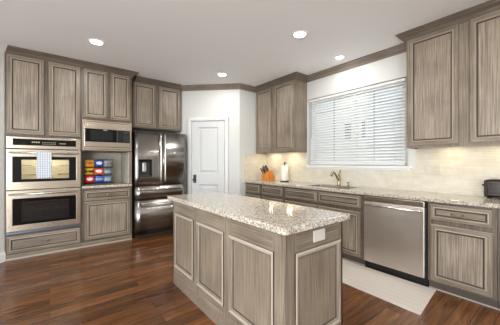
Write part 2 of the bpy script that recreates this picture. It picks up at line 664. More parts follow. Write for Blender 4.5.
# venetian blind
bl = thing('venetian_blind', 'white horizontal slatted blind lowered over the window above the sink', 'window blind', (XW + 0.055, 2.07, wz0 + 0.02))
by0, by1 = -0.745, 0.765
BLM = plain('blind_white', lin(238, 238, 236), 0.5)
BLM.node_tree.nodes['Principled BSDF'].inputs['Transmission Weight'].default_value = 0.0
b = NB(); box(b, -0.04, 0.03, by0 - 0.005, by1 + 0.005, 1.078, 1.112, 0, .004)
obj('headrail', b, BLM, bl)
b = NB()
ns = 25
ca, sa = math.cos(math.radians(40)), math.sin(math.radians(40))
for i in range(ns):
    z = 0.045 + i * (1.058 - 0.045) / (ns - 1)
    t = bmesh.new()
    for s_ in (-1, -0.33, 0.33, 1):
        for y in (by0, by1):
            w = 0.025 * s_
            cr = 0.003 * (1 - s_ * s_)
            for dz in (0.0, 0.0026):
                t.verts.new((w * ca - (cr + dz) * sa * 0, y, z + w * sa + cr + dz))
    t.verts.ensure_lookup_table()
    V = lambda c, e, d: t.verts[c * 4 + e * 2 + d]
    for c in range(3):
        t.faces.new((V(c, 0, 0), V(c + 1, 0, 0), V(c + 1, 1, 0), V(c, 1, 0)))
        t.faces.new((V(c, 0, 1), V(c, 1, 1), V(c + 1, 1, 1), V(c + 1, 0, 1)))
        for e in (0, 1):
            t.faces.new((V(c, e, 0), V(c, e, 1), V(c + 1, e, 1), V(c + 1, e, 0)))
    for c in (0, 3):
        t.faces.new((V(c, 0, 0), V(c, 1, 0), V(c, 1, 1), V(c, 0, 1)))
    merge(b, t, 0)
obj('slats', b, BLM, bl)
b = NB(); box(b, -0.026, 0.026, by0, by1, 0.0, 0.02, 0, .004)
obj('bottom_rail', b, BLM, bl)
for y in (by0 + 0.12, 0.0, by1 - 0.12):
    b = NB(); tube(b, [(-0.028, y, 1.06), (-0.028, y, 0.01)], 0.0016, 6); tube(b, [(0.028, y, 1.06), (0.028, y, 0.01)], 0.0016, 6)
    obj('ladder_cord', b, BLM, bl)
b = NB(); tube(b, [(-0.046, by1 - 0.05, 1.06), (-0.048, by1 - 0.05, 0.45)], 0.004, 6)
obj('tilt_wand', b, plain('clear_plastic_grey', lin(180, 182, 186), 0.2), bl)

# what stands outside the window
stucco = plain('pale_siding', lin(232, 228, 216), 0.8)
b = NB(); box(b, 6.6, 9.0, 3.35, 12.0, -0.6, 5.2)
for i in range(22):
    box(b, 6.588, 6.6, 3.35, 12.0, -0.5 + i * 0.26, -0.5 + i * 0.26 + 0.235)
h1 = obj('neighbouring_house', b, stucco)
tag(h1, 'pale sided neighbouring house seen through the left half of the blind', 'house')
for y, w in ((3.985, 0.22), (3.485, 0.085)):
    b = NB(); box(b, 6.56, 6.60, y - w, y, 1.93, 2.38, 0, .005); box(b, 6.55, 6.57, y - w - .03, y + .03, 1.84, 1.9, 1)
    obj('window', b, [plain('dark_pane', lin(60, 64, 72), 0.15), WHITE], h1)
b = NB(); box(b, 8.2, 11.0, -5.0, 3.3, -0.6, 2.75)
for i in range(11):
    box(b, 8.185, 8.2, -5.0, 3.3, -0.5 + i * 0.3, -0.5 + i * 0.3 + 0.27)
h2 = obj('neighbouring_house', b, plain('blue_grey_siding', lin(190, 196, 210), 0.8))
tag(h2, 'blue-grey sided house seen through the right half of the blind', 'house')
b = NB(); box(b, 8.15, 8.19, 0.6, 1.7, 1.5, 2.9, 0, .005)
obj('window', b, plain('house_pane', lin(96, 104, 120), 0.15), h2)
b = NB(); box(b, 3.95, 14, -6, 14, -0.7, -0.6)
struct('ground', b, plain('lawn_green', lin(120, 130, 90), 0.9))

# pantry door on the 45 degree wall: local x runs right along the wall, -y into the room
dr = NB()
cosd = math.sqrt(0.5)


def pantry_local(o):
    # local x -> (cosd,-cosd), local y -> (cosd,cosd): rotation of -45 degrees about the convex corner
    o.location = (2.848, 3.93, 0)
    o.rotation_euler = (0, 0, -PI / 4)


d0, d1, dh = -0.936, -0.286, 2.055
b = NB()
px0, px1 = d0 + 0.135, d1 - 0.125
box(b, d0, d1, -0.010, 0.0, 0.012, dh)
box(b, d0, px0, -0.032, -0.009, 0.012, dh); box(b, px1, d1, -0.032, -0.009, 0.012, dh)
for z0, z1 in ((0.012, 0.25), (0.84, 1.05), (1.945, dh)):
    box(b, px0, px1, -0.032, -0.009, z0, z1)
for z0, z1 in ((1.05, 1.945), (0.25, 0.84)):
    rect_loops(b, px0, px1, z0, z1, [(0.0, -0.031), (0.018, -0.014), (0.035, -0.014), (0.065, -0.026)], [0] * 3, [0] * 3, cap=0, back=False)
dr = struct('door_1', b, DOORW)
pantry_local(dr)
b = NB()
for x0, x1, z0, z1 in ((d0 - 0.075, d0 - 0.008, 0, dh + 0.075), (d1 + 0.008, d1 + 0.075, 0, dh + 0.075)):
    box(b, x0, x1, -0.045, 0, z0, z1, 0, .005)
    box(b, x0 + 0.012, x1 - 0.012, -0.054, -0.04, z0, z1 - 0.01, 0, .004)
box(b, d0 - 0.075, d1 + 0.075, -0.045, 0, dh + 0.008, dh + 0.075, 0, .005)
box(b, d0 - 0.06, d1 + 0.06, -0.054, -0.04, dh + 0.022, dh + 0.062, 0, .004)
struct('casing', b, WHITE, dr)
b = NB()
box(b, d0 + 0.035, d0 + 0.095, -0.039, -0.031, 0.87, 1.03, 0, .003)
lathe(b, [(0.026, 0), (0.026, -0.008), (0.012, -0.012), (0.011, -0.035), (0.025, -0.045), (0.027, -0.058), (0.018, -0.068), (0.003, -0.07)], (d0 + 0.065, -0.038, 0.935), 'y', 16)
lathe(b, [(0.016, 0), (0.015, -0.008), (0.005, -0.012)], (d0 + 0.065, -0.038, 1.0), 'y', 12)
struct('door_handle', b, OILB, dr)
b = NB(); sweep(b, [(2.025, 4.753), (2.848 + (d0 - 0.08) * cosd, 3.93 - (d0 - 0.08) * cosd)], BASEP, 0, 1)
sweep(b, [(2.848 + (d1 + 0.08) * cosd, 3.93 - (d1 + 0.08) * cosd), (2.848, 3.93), (2.98, 3.93)], BASEP, 0, 1)
struct('baseboard_pantry', b, WHITE)

# ------------------------------------------------------------------ oven wall cabinets
# tall oven cabinet: local origin at its front left foot
OX0, OX1, MX1 = -0.448, 0.372, 1.066
FY = 4.50
D = YO - FY - 0.002
ow = OX1 - OX0
t = thing('oven_cabinet', 'tall grey-brown cabinet housing the double oven, white wall on its left', 'cabinet', (OX0, FY, 0))
b = NB()
box(b, 0, 0.02, 0, D, 0, 2.67); box(b, ow - 0.02, ow - 0.001, 0, D, 0, 2.67)
box(b, 0, ow - 0.001, D - 0.015, D, 0, 2.67)
box(b, 0.02, ow - 0.02, 0, D - 0.015, 0.04, 0.318); box(b, 0.02, ow - 0.02, 0, D - 0.015, 1.612, 2.67)
obj('carcase', b, WF, t)
b = NB(); box(b, 0.0, ow, -0.012, 0.02, 0.0, 0.07, 0, .004); box(b, 0, ow, -0.022, -0.01, 0.0, 0.022, 1, .004)
obj('base_board', b, [WH, EDGE], t)
front(t, 'door', 0.015, 0.390, 1.642, 2.660)
front(t, 'door', 0.437, 0.803, 1.642, 2.660)
dw = front(t, 'drawer', 0.018, 0.803, 0.088, 0.300, fw=0.045, lev=True)
pull(dw, 0.41, -0.012, 0.195)
b = NB(); sweep(b, [(0, -0.0), (ow - 0.0005, 0.0)], CROWN, H, 1)
box(b, 0, ow - 0.001, 0.002, 0.19, 2.672, H - 0.001)
obj('crown_moulding', b, WC, t)

# microwave wall cabinet and its base cabinet
mw = MX1 - OX1
t = thing('microwave_cabinet', 'wall cabinet with two narrow doors above the built-in microwave', 'cabinet', (OX1, FY, 1.435))
z_ = lambda v: v - 1.435
b = NB()
box(b, 0.001, 0.035, 0, D, z_(1.435), z_(2.67)); box(b, mw - 0.035, mw, 0, D, z_(1.435), z_(2.67))
box(b, 0.035, mw - 0.035, 0, D, z_(1.915), z_(2.67)); box(b, 0.035, mw - 0.035, 0.02, D, z_(1.435), z_(1.458))
box(b, 0.035, mw - 0.035, D - 0.02, D, z_(1.458), z_(1.915))
obj('carcase', b, WF, t)
b = NB(); sweep(b, [(0.0005, 0.0), (mw, 0.0), (mw, 0.199)], CROWN, H - 1.435, 1)
box(b, 0.001, mw - 0.001, 0.002, 0.19, 2.672 - 1.435, H - 1.436)
obj('crown_moulding', b, WC, t)
for x0, x1, kx in ((0.026, 0.338, 0.318), (0.382, 0.664, 0.402)):
    d = front(t, 'door', x0, x1, z_(1.942), z_(2.665), fw=0.055)
    knob(d, kx, -0.02, z_(1.965))

t = thing('base_cabinet', 'grey-brown base cabinet with one drawer and one door under the snack rack', 'cabinet', (OX1, FY, 0))
b = NB()
box(b, 0.001, mw, 0, D, 0.06, 0.875)
obj('carcase', b, WF, t)
b = NB(); box(b, mw - 0.036, mw, 0.0, D, 0.916, 1.434)
obj('side_panel', b, WV, t)
b = NB(); box(b, mw - 0.044, mw - 0.037, 0.02, D - 0.01, 0.916, 1.434)
obj('tiled_side', b, tile_mat('strip_stone_tile_side', 1), t)
b = NB(); box(b, 0.0, mw, -0.010, 0.02, 0.0, 0.075, 0, .004); box(b, 0, mw, -0.020, -0.008, 0, 0.02, 1, .004)
obj('base_board', b, [WH, EDGE], t)
d = front(t, 'drawer', 0.036, 0.664, 0.692, 0.838, fw=0.040, lev=True)
pull(d, 0.35, -0.012, 0.765)
front(t, 'door', 0.036, 0.664, 0.105, 0.672)

b = NB(); box(b, OX1 + 0.002, MX1 - 0.002, FY - 0.03, YO - 0.002, 0.876, 0.914, 0, .006)
tag(obj('countertop', b, GRAN), 'short speckled granite countertop under the microwave', 'countertop')

# fridge cabinet
FX0, FX1 = 1.068, 2.012
t = thing('fridge_cabinet', 'two-door cabinet mounted above the refrigerator', 'cabinet', (FX0, 4.70, 1.87))
fw_ = FX1 - FX0
b = NB(); box(b, 0, fw_, 0, YO - 4.70, 0, 0.80)
obj('carcase', b, WF, t)
front(t, 'door', 0.055, 0.442, 0.022, 0.785)
front(t, 'door', 0.502, 0.908, 0.022, 0.785)
b = NB(); sweep(b, [(0.090, 0.0), (fw_ - 0.04, 0.0)], CROWN, H - 1.87, 1)
box(b, 0, fw_, 0.002, 0.1, 0.802, H - 1.871)
obj('crown_moulding', b, WC, t)

# ------------------------------------------------------------------ double oven
t = thing('double_oven', 'stainless steel built-in double wall oven with black glass doors', 'oven', (OX0 + 0.012, FY - 0.002, 0.32))
z_ = lambda v: v - 0.32
w = 0.796
b = NB()                      # housing with two cavities
box(b, 0.03, w - 0.03, 0.02, 0.56, z_(0.335), z_(0.37)); box(b, 0.03, w - 0.03, 0.02, 0.56, z_(0.88), z_(0.93)); box(b, 0.03, w - 0.03, 0.02, 0.56, z_(1.42), z_(1.60))
box(b, 0.03, 0.06, 0.02, 0.56, z_(0.335), z_(1.6)); box(b, w - 0.06, w - 0.03, 0.02, 0.56, z_(0.335), z_(1.6)); box(b, 0.03, w - 0.03, 0.54, 0.56, z_(0.335), z_(1.6))
obj('housing', b, plain('oven_grey', lin(60, 60, 62), 0.5), t)
b = NB(); box(b, 0, w, -0.022, -0.001, z_(1.448), z_(1.604), 0, .004); 
cp = obj('control_panel', b, STEEL, t)
b = NB(); box(b, 0.0, w, -0.012, -0.001, z_(0.328), z_(0.36), 0, .003)
obj('vent_strip', b, plain('vent_grey', lin(120, 126, 140), 0.3, 0.8), t)
b = NB(); box(b, 0.062, 0.738, -0.0245, -0.02, z_(1.492), z_(1.578), 0, .002)
obj('control_glass', b, BLACKG, cp)
LED = plain('display_glow', lin(150, 146, 120), 0.5, emit=(0.75, 0.70, 0.5, 1), es=0.16)
b = NB()
for i in range(4):
    box(b, 0.25 + i * 0.022, 0.266 + i * 0.022, -0.0252, -0.024, z_(1.528), z_(1.545))
obj('display', b, LED, cp)
b = NB()
for i in range(7):
    box(b, 0.36 + i * 0.022, 0.371 + i * 0.022, -0.0252, -0.024, z_(1.512), z_(1.520))
    box(b, 0.36 + i * 0.022, 0.371 + i * 0.022, -0.0252, -0.024, z_(1.534), z_(1.542))
obj('keypad_marking', b, LED, cp)
b = NB(); box(b, 0.545, 0.62, -0.0252, -0.024, z_(1.524), z_(1.532))
obj('timer_display', b, LED, cp)
for nm, z0, z1, g0, g1, hz, gm in (('upper', 0.905, 1.438, 1.008, 1.340, 1.392, OGLASS), ('lower', 0.365, 0.897, 0.445, 0.790, 0.850, OGLASS2)):
    b = NB()
    gx0, gx1 = 0.062, 0.740
    rect = [(0, gx0), (gx1, w)]
    box(b, 0, gx0, -0.030, -0.002, z_(z0), z_(z1), 0, .004); box(b, gx1, w, -0.030, -0.002, z_(z0), z_(z1), 0, .004)
    box(b, gx0 - .006, gx1 + .006, -0.0298, -0.002, z_(z0), z_(g0), 0, .003); box(b, gx0 - .006, gx1 + .006, -0.0298, -0.002, z_(g1), z_(z1), 0, .003)
    d = obj('oven_door', b, STEEL, t)
    b = NB()
    ix0, ix1, iz0, iz1 = gx0 + 0.085, gx1 - 0.085, g0 + 0.035, g1 - 0.04
    box(b, gx0, ix0, -0.028, -0.02, z_(g0), z_(g1)); box(b, ix1, gx1, -0.028, -0.02, z_(g0), z_(g1))
    box(b, ix0, ix1, -0.028, -0.02, z_(g0), z_(iz0)); box(b, ix0, ix1, -0.028, -0.02, z_(iz1), z_(g1))
    obj('glass_border', b, BLACKG, d)
    b = NB(); box(b, ix0, ix1, -0.026, -0.023, z_(iz0), z_(iz1))
    obj('window_glass', b, gm, d)
    b = NB()
    tube(b, [(0.03, -0.075, z_(hz)), (w - 0.03, -0.075, z_(hz))], 0.0125, 14)
    for x in (0.065, w - 0.065):
        tube(b, [(x, -0.028, z_(hz)), (x, -0.075, z_(hz))], 0.009, 10)
    obj('handle', b, STEELB, d, True)
    # cavity liner
    b = NB()
    c0, c1 = (0.93, 1.42) if nm == 'upper' else (0.37, 0.88)
    lx0, lx1 = 0.062, w - 0.062
    for q in ((lx0, lx0 + .004, 0.02, 0.535, c0, c1), (lx1 - .004, lx1, 0.02, 0.535, c0, c1), (lx0, lx1, 0.53, 0.535, c0, c1), (lx0, lx1, 0.02, 0.535, c0, c0 + .004), (lx0, lx1, 0.02, 0.535, c1 - .004, c1)):
        box(b, q[0], q[1], q[2], q[3], z_(q[4]), z_(q[5]))
    obj('cavity', b, plain('cavity_' + nm, lin(206, 200, 182) if nm == 'upper' else lin(92, 96, 106), 0.4), t)  # lower liner coloured darker to read as unlit
    for zz in ((c0 + 0.16), (c0 + 0.29)):
        b = NB()
        for k in range(5):
            tube(b, [(lx0 + .01, 0.05 + k * 0.11, z_(zz)), (lx1 - .01, 0.05 + k * 0.11, z_(zz))], 0.004, 6)
        for k in range(12):
            tube(b, [(lx0 + .03 + k * 0.055, 0.05, z_(zz) + .004), (lx0 + .03 + k * 0.055, 0.49, z_(zz) + .004)], 0.0025, 5)
        obj('rack', b, CHROME, t)
ol = bpy.data.lights.new('oven_lamp', 'AREA')
ol.shape = 'RECTANGLE'; ol.size = 0.5; ol.size_y = 0.3; ol.energy = 7.0; ol.color = (1, 0.97, 0.88)
olo = bpy.data.objects.new('oven_lamp', ol); C.objects.link(olo); olo.parent = t; olo.location = (0.4, 0.28, z_(1.41))

# dish towel over the upper handle
tw = NB()
tx0, tx1 = -0.135, 0.020
hy, hz = FY - 0.002 - 0.075, 1.392
prof = []
for k in range(14):
    z = 1.05 + (hz - 1.05) * k / 13
    prof.append((hy - 0.0165 - 0.006 * (1 - k / 13), z))
for k in range(1, 9):
    a = PI - PI * k / 9
    prof.append((hy + 0.0165 * math.cos(a), hz + 0.0165 * math.sin(a)))
for k in range(10):
    prof.append((hy + 0.0165, hz - (hz - 1.16) * k / 9))
rows = []
for i, (y, z) in enumerate(prof):
    row = []
    for j in range(15):
        u = j / 14
        wv = 0.004 * math.sin(u * 9 + 0.4) * (1 if i < 12 else 0.2)
        row.append(tw.verts.new((tx0 + (tx1 - tx0) * u + 0.003 * math.sin(z * 20), y + (-abs(wv) if i < 14 else abs(wv) * .3), z)))
    rows.append(row)
for a, c in zip(rows, rows[1:]):
    for j in range(14):
        tw.faces.new((a[j], a[j + 1], c[j + 1], c[j]))
m, n, l, p = newmat('towel_check')
mp = mapping(n, l, (1, 1, 1), rnd=False)
ck = n.new('ShaderNodeTexChecker')
ck.inputs['Scale'].default_value = 58
ck.inputs['Color1'].default_value = lin(226, 228, 230)
ck.inputs['Color2'].default_value = lin(164, 174, 190)
rot = n.new('ShaderNodeMapping')
rot.inputs['Rotation'].default_value = (0, PI / 4, 0)
rot.inputs['Location'].default_value = (0, 0.0, 0)
rot.inputs['Scale'].default_value = (1, 0.001, 1)
l.new(mp.outputs[0], rot.inputs['Vector'])
l.new(rot.outputs[0], ck.inputs['Vector'])
l.new(ck.outputs[0], p.inputs['Base Color'])
p.inputs['Roughness'].default_value = 0.9
tow = obj('dish_towel', tw, m, None, True)
sm = tow.modifiers.new('thick', 'SOLIDIFY'); sm.thickness = 0.003; sm.offset = 0
tag(tow, 'white and blue checked dish towel hung over the upper oven handle', 'towel')

# ------------------------------------------------------------------ microwave
t = thing('microwave_oven', 'built-in stainless microwave with black glass front and wide steel trim kit', 'microwave', (OX1 + 0.006, FY, 1.44))
z_ = lambda v: v - 1.44
w = 0.682
b = NB(); box(b, 0.04, w - 0.04, 0.0, 0.45, z_(1.465), z_(1.90))
obj('housing', b, GREYP, t)
b = NB()
rect_loops(b, 0.0, w, z_(1.442), z_(1.908), [(0, -0.002), (0, -0.020), (0.005, -0.024), (0.024, -0.024), (0.030, -0.016)], [0] * 4, [0] * 4, cap=0)
obj('trim_frame', b, STEEL, t)
b = NB(); box(b, 0.026, w - 0.026, -0.032, -0.010, z_(1.502), z_(1.832), 0, .005)
dd = obj('door', b, STEEL, t)
b = NB(); box(b, 0.034, 0.462, -0.036, -0.03, z_(1.578), z_(1.776), 0, .002)
obj('door_glass', b, BLACKG, dd)
b = NB(); box(b, 0.10, 0.40, -0.0368, -0.035, z_(1.60), z_(1.752))
obj('viewing_screen', b, plain('screen_mesh', lin(22, 26, 24), 0.12), dd)
b = NB(); box(b, 0.465, 0.650, -0.036, -0.03, z_(1.578), z_(1.776), 0, .002)
cp = obj('control_panel', b, BLACK, t)
b = NB()
for r in range(5):
    for c in range(3):
        box(b, 0.56 + c * 0.027, 0.579 + c * 0.027, -0.0372, -0.0355, z_(1.592 + r * 0.025), z_(1.606 + r * 0.025))
box(b, 0.555, 0.635, -0.0372, -0.0355, z_(1.735), z_(1.762))
obj('buttons', b, plain('button_grey', lin(52, 53, 53), 0.4), cp)
b = NB(); box(b, 0.27, 0.325, -0.0375, -0.034, z_(1.756), z_(1.768), 0, .002)
obj('badge', b, STEELB, dd)

# ------------------------------------------------------------------ refrigerator
t = thing('refrigerator', 'dark stainless french-door refrigerator with water dispenser and two drawers', 'refrigerator', (1.105, 4.45, 0))
w = 0.892
b = NB(); box(b, 0.004, w - 0.004, 0.075, 0.62, 0.03, 1.775, 0, .006); box(b, 0.03, w - 0.03, 0.06, 0.6, 0.0, 0.06, 0)
obj('cabinet_body', b, plain('fridge_side', lin(46, 45, 45), 0.45, 0.3), t)


def fdoor(name, x0, x1, z0, z1, hole=None):
    b = NB()
    N = 10
    xs = [x0 + (x1 - x0) * i / N for i in range(N + 1)]
    yf = lambda x: -0.028 * (1 - abs((x - w / 2) / (w / 2)) ** 2.5) + 0.020
    if hole:
        hx0, hx1, hz0, hz1 = hole
        xs = sorted(set(xs + [hx0, hx1]))
        zs = [z0, hz0, hz1, z1]
    else:
        zs = [z0, z1]
    T = bmesh.new()
    F = [[T.verts.new((x, yf(x), z)) for z in zs] for x in xs]
    for i in range(len(xs) - 1):
        for k in range(len(zs) - 1):
            if hole and k == 1 and xs[i] >= hole[0] - 1e-6 and xs[i + 1] <= hole[1] + 1e-6:
                continue
            f = T.faces.new((F[i][k], F[i + 1][k], F[i + 1][k + 1], F[i][k + 1]))
            f.smooth = True
    # sides
    def wallstrip(ed, back=0.068):
        vb = [T.verts.new((v.co.x, back, v.co.z)) for v in ed]
        for a in range(len(ed) - 1):
            T.faces.new((ed[a], ed[a + 1], vb[a + 1], vb[a]))
    wallstrip([F[i][0] for i in range(len(xs))]); wallstrip([F[i][-1] for i in range(len(xs))])
    wallstrip(F[0]); wallstrip(F[-1])
    merge(b, T, 0)
    return obj(name, b, FSTEEL, t)


hole = (0.055, 0.270, 1.02, 1.315)
dl = fdoor('door', 0.0, w / 2 - 0.003, 0.870, 1.79, hole)
drr = fdoor('door', w / 2 + 0.003, w, 0.870, 1.79)
d1_ = fdoor('drawer', 0.0, w, 0.632, 0.862)
d2_ = fdoor('drawer', 0.0, w, 0.055, 0.622)
b = NB()                      # dispenser recess
hx0, hx1, hz0, hz1 = hole
box(b, hx0, hx1, 0.06, 0.066, hz0, hz1, 1); box(b, hx0 - .002, hx0 + 0.01, -0.002, 0.062, hz0, hz1, 1); box(b, hx1 - 0.022, hx1 + .002, -0.004, 0.062, hz0, hz1, 0)
box(b, hx0, hx1, -0.004, 0.062, hz1 - 0.035, hz1 + .002, 0); box(b, hx0, hx1, -0.002, 0.062, hz0 - .002, hz0 + 0.02, 1)
disp = obj('dispenser', b, [BLACKG, plain('dispenser_grey', lin(58, 58, 60), 0.35, 0.2)], dl)
b = NB(); box(b, hx0 + 0.07, hx0 + 0.13, 0.02, 0.05, hz0 + 0.09, hz1 - 0.05, 0, .008)
obj('dispenser_paddle', b, plain('paddle_silver', lin(190, 186, 178), 0.3, 0.5), dl)
for dd, x in ((dl, w / 2 - 0.036), (drr, w / 2 + 0.036)):
    b = NB()
    pts = [(x, 0.01, 0.93), (x, -0.040, 0.945)]
    for k in range(9):
        u = k / 8
        pts.append((x, -0.042 - 0.016 * math.sin(PI * u), 0.96 + 0.76 * u))
    pts += [(x, -0.040, 1.735), (x, 0.01, 1.75)]
    tube(b, pts, 0.0115, 10)
    obj('handle', b, STEELB, dd, True)
for dd, z in ((d1_, 0.815), (d2_, 0.578)):
    b = NB()
    pts = [(0.09, 0.012, z), (0.098, -0.032, z)]
    for k in range(9):
        u = k / 8
        pts.append((0.11 + (w - 0.22) * u, -0.036 - 0.016 * math.sin(PI * u), z))
    pts += [(w - 0.098, -0.032, z), (w - 0.09, 0.012, z)]
    tube(b, pts, 0.0115, 10)
    obj('handle', b, STEELB, dd, True)

# ------------------------------------------------------------------ snack rack and bags
RX0, RX1, RY0, RY1 = 0.420, 0.822, 4.66, 4.84
t = thing('snack_rack', 'three-tier dark wire rack full of snack bags on the short granite counter', 'rack', (RX0, RY0, 0.9145))
rw, rd = RX1 - RX0, RY1 - RY0
b = NB()
for x in (0.004, rw - 0.004):
    for y in (0.004, rd - 0.004):
        tube(b, [(x, y, 0), (x, y, 0.405)], 0.0028, 6)
    for z in (0.02, 0.145, 0.27, 0.402):
        tube(b, [(x, 0.004, z), (x, rd - 0.004, z)], 0.003, 6)
for y in (0.004, rd - 0.004):
    tube(b, [(0.0, y, 0.402), (rw, y, 0.402)], 0.0028, 6)
obj('frame', b, plain('wire_grey', lin(70, 68, 66), 0.3, 0.8), t)
for z in (0.02, 0.145, 0.27):
    b = NB()
    for k in range(7):
        tube(b, [(0.004, 0.006 + k * (rd - 0.012) / 6, z), (rw - 0.004, 0.006 + k * (rd - 0.012) / 6, z)], 0.0022, 5)
    for y in (0.006,):
        tube(b, [(0.004, y, z + 0.022), (rw - 0.004, y, z + 0.022)], 0.0022, 5)
    obj('shelf', b, BLACK, t)


def snack_bag(label, x, z, w_, h_, main, spot, y0=RY0 + 0.012, group='snack bags on the wire rack', band=False):
    b = NB()
    nx, nz = 14, 14
    fr, bk = [], []
    for i in range(nx + 1):
        u = i / nx * 2 - 1
        f1, b1 = [], []
        for k in range(nz + 1):
            v = k / nz * 2 - 1
            pf = max(0.0, (1 - abs(u) ** 3)) ** 0.6 * max(0.0, (1 - abs(v) ** 4)) ** 0.7
            th = 0.002 + 0.028 * pf
            sx = 1 - 0.05 * (1 - abs(v)) + 0.0
            wr = 0.002 * math.sin(9 * u + 5 * v) * pf
            f1.append(b.verts.new((x + u * w_ / 2 * sx, y0 + 0.032 - th + wr, z + (v + 1) * h_ / 2)))
            b1.append(b.verts.new((x + u * w_ / 2 * sx, y0 + 0.032 + th, z + (v + 1) * h_ / 2)))
        fr.append(f1); bk.append(b1)
    for i in range(nx):
        for k in range(nz):
            u = (i + .5) / nx * 2 - 1; v = (k + .5) / nz * 2 - 1
            f = b.faces.new((fr[i][k], fr[i + 1][k], fr[i + 1][k + 1], fr[i][k + 1])); f.smooth = True
            hit = (abs(v + 0.05) < 0.3) if band else ((u / 0.68) ** 2 + ((v - 0.1) / 0.42) ** 2 < 1)
            f.material_index = 1 if hit else 0
            f = b.faces.new((bk[i][k], bk[i][k + 1], bk[i + 1][k + 1], bk[i + 1][k])); f.smooth = True
    for i in range(nx):
        for k in (0, nz):
            b.faces.new((fr[i][k], fr[i + 1][k], bk[i + 1][k], bk[i][k]))
    for k in range(nz):
        for i in (0, nx):
            b.faces.new((fr[i][k], fr[i][k + 1], bk[i][k + 1], bk[i][k]))
    o = obj('snack_bag', b, [plain('bag_' + main[0], lin(*main[1]), 0.3), plain('bag_' + spot[0], lin(*spot[1]), 0.35)], None)
    tag(o, label, 'snack bag', group)
    return o


YEL, BLU, RED, ORG = ('yellow', (236, 178, 44)), ('blue', (26, 82, 180)), ('red', (206, 24, 40)), ('orange', (222, 84, 36))
WHT, BLK, GRY, SIL = ('white', (232, 230, 224)), ('black', (40, 30, 16)), ('grey', (118, 122, 134)), ('silver', (150, 152, 160))
zt = [0.9145 + 0.2745, 0.9145 + 0.1495, 0.9145 + 0.0245]
hh = 0.118
snack_bag('yellow snack bag with an orange patch on the top shelf of the rack', RX0 + 0.075, zt[0], 0.128, hh, YEL, ORG)
snack_bag('blue snack bag with a white oval on the top shelf of the rack', RX0 + 0.205, zt[0], 0.124, hh, BLU, WHT)
snack_bag('grey snack bag on the top shelf at the fridge side of the rack', RX0 + 0.328, zt[0], 0.118, hh * .92, SIL, GRY, band=True)
snack_bag('yellow snack bag with a black band on the middle shelf of the rack', RX0 + 0.070, zt[1], 0.118, hh, YEL, BLK, band=True)
snack_bag('orange-red snack bag with a white patch on the middle shelf of the rack', RX0 + 0.200, zt[1], 0.132, hh * .95, ORG, WHT)
snack_bag('grey snack bag on the middle shelf at the fridge side of the rack', RX0 + 0.328, zt[1], 0.118, hh * .88, GRY, SIL, band=True)
snack_bag('red snack bag with a white patch on the bottom shelf of the rack', RX0 + 0.075, zt[2], 0.130, hh, RED, WHT, band=False)
snack_bag('deep blue snack bag with a pale band on the bottom shelf of the rack', RX0 + 0.205, zt[2], 0.124, hh, BLU, SIL, band=True)
snack_bag('blue-grey snack bag on the bottom shelf at the fridge side of the rack', RX0 + 0.328, zt[2], 0.118, hh * .88, ('blue_grey', (108, 132, 168)), SIL, band=True)

# ------------------------------------------------------------------ window wall: base cabinets
CXF = 2.99
DB = XW - CXF - 0.002


def base_unit(label, y1, y0, drawer=True, doors=1, mug=True, pull_=False, group=None, knob_side=None):
    w = y1 - y0
    t = thing('base_cabinet', label, 'cabinet', (CXF, y1, 0), RW, group)
    b = NB(); box(b, 0.0005, w - 0.0005, 0, DB, 0.085, 0.875); box(b, 0.0005, w - 0.0005, 0.05, DB, 0.0, 0.085)
    obj('carcase', b, WF, t)
    b = NB(); box(b, 0, w, 0.028, 0.05, 0, 0.085, 0, .003); box(b, 0, w, 0.020, 0.03, 0, 0.014, 1, .004)
    obj('toe_board', b, [TOE, EDGE], t)
    e = 0.026
    d = front(t, 'drawer', e, w - e, 0.705, 0.850, fw=0.042, lev=True)
    if pull_:
        pull(d, w * 0.47, -0.012, 0.776)
    xs = [(e, w - e)] if doors == 1 else [(e, w / 2 - 0.004), (w / 2 + 0.004, w - e)]
    for i, (a, c) in enumerate(xs):
        dd = front(t, 'door', a, c, 0.105, 0.655)
        if knob_side is not None:
            knob(dd, (c - 0.028) if (knob_side == 1 and i == 0) or (doors == 2 and i == 0) else (a + 0.028), -0.021, 0.625)
    return t


base_unit('base cabinet at the pantry end of the window-wall run', 3.928, 3.456)
base_unit('base cabinet in front of the paper towel holder, second from the pantry', 3.454, 2.89)
# sink base: open-topped carcase, two false fronts over two doors
sw = 2.888 - 1.562
t = thing('sink_base_cabinet', 'wide sink base cabinet with two false drawer fronts beside the dishwasher', 'cabinet', (CXF, 2.888, 0), RW)
b = NB()
box(b, 0.0005, 0.02, 0, DB, 0.085, 0.875); box(b, sw - 0.02, sw - 0.0005, 0, DB, 0.085, 0.875)
box(b, 0.02, sw - 0.02, 0, 0.03, 0.085, 0.875); box(b, 0.02, sw - 0.02, DB - 0.012, DB, 0.085, 0.875); box(b, 0.02, sw - 0.02, 0.03, DB - 0.012, 0.085, 0.11)
box(b, 0.0005, sw - 0.0005, 0.05, DB, 0.0, 0.085)
obj('carcase', b, WF, t)
b = NB(); box(b, 0, sw, 0.028, 0.05, 0, 0.085, 0, .003); box(b, 0, sw, 0.014, 0.03, 0, 0.018, 1, .004)
obj('toe_board', b, [TOE, EDGE], t)
for a, c in ((0.030, 0.648), (0.672, 1.290)):
    front(t, 'drawer', a, c, 0.705, 0.850, fw=0.042, lev=True)
    front(t, 'door', a, c, 0.105, 0.655)

base_unit('base cabinet with drawer pull on the far side of the dishwasher from the sink', 0.897, 0.392, pull_=True)
base_unit('base cabinet cut by the photo edge, below the toaster', 0.390, -0.26, pull_=True)

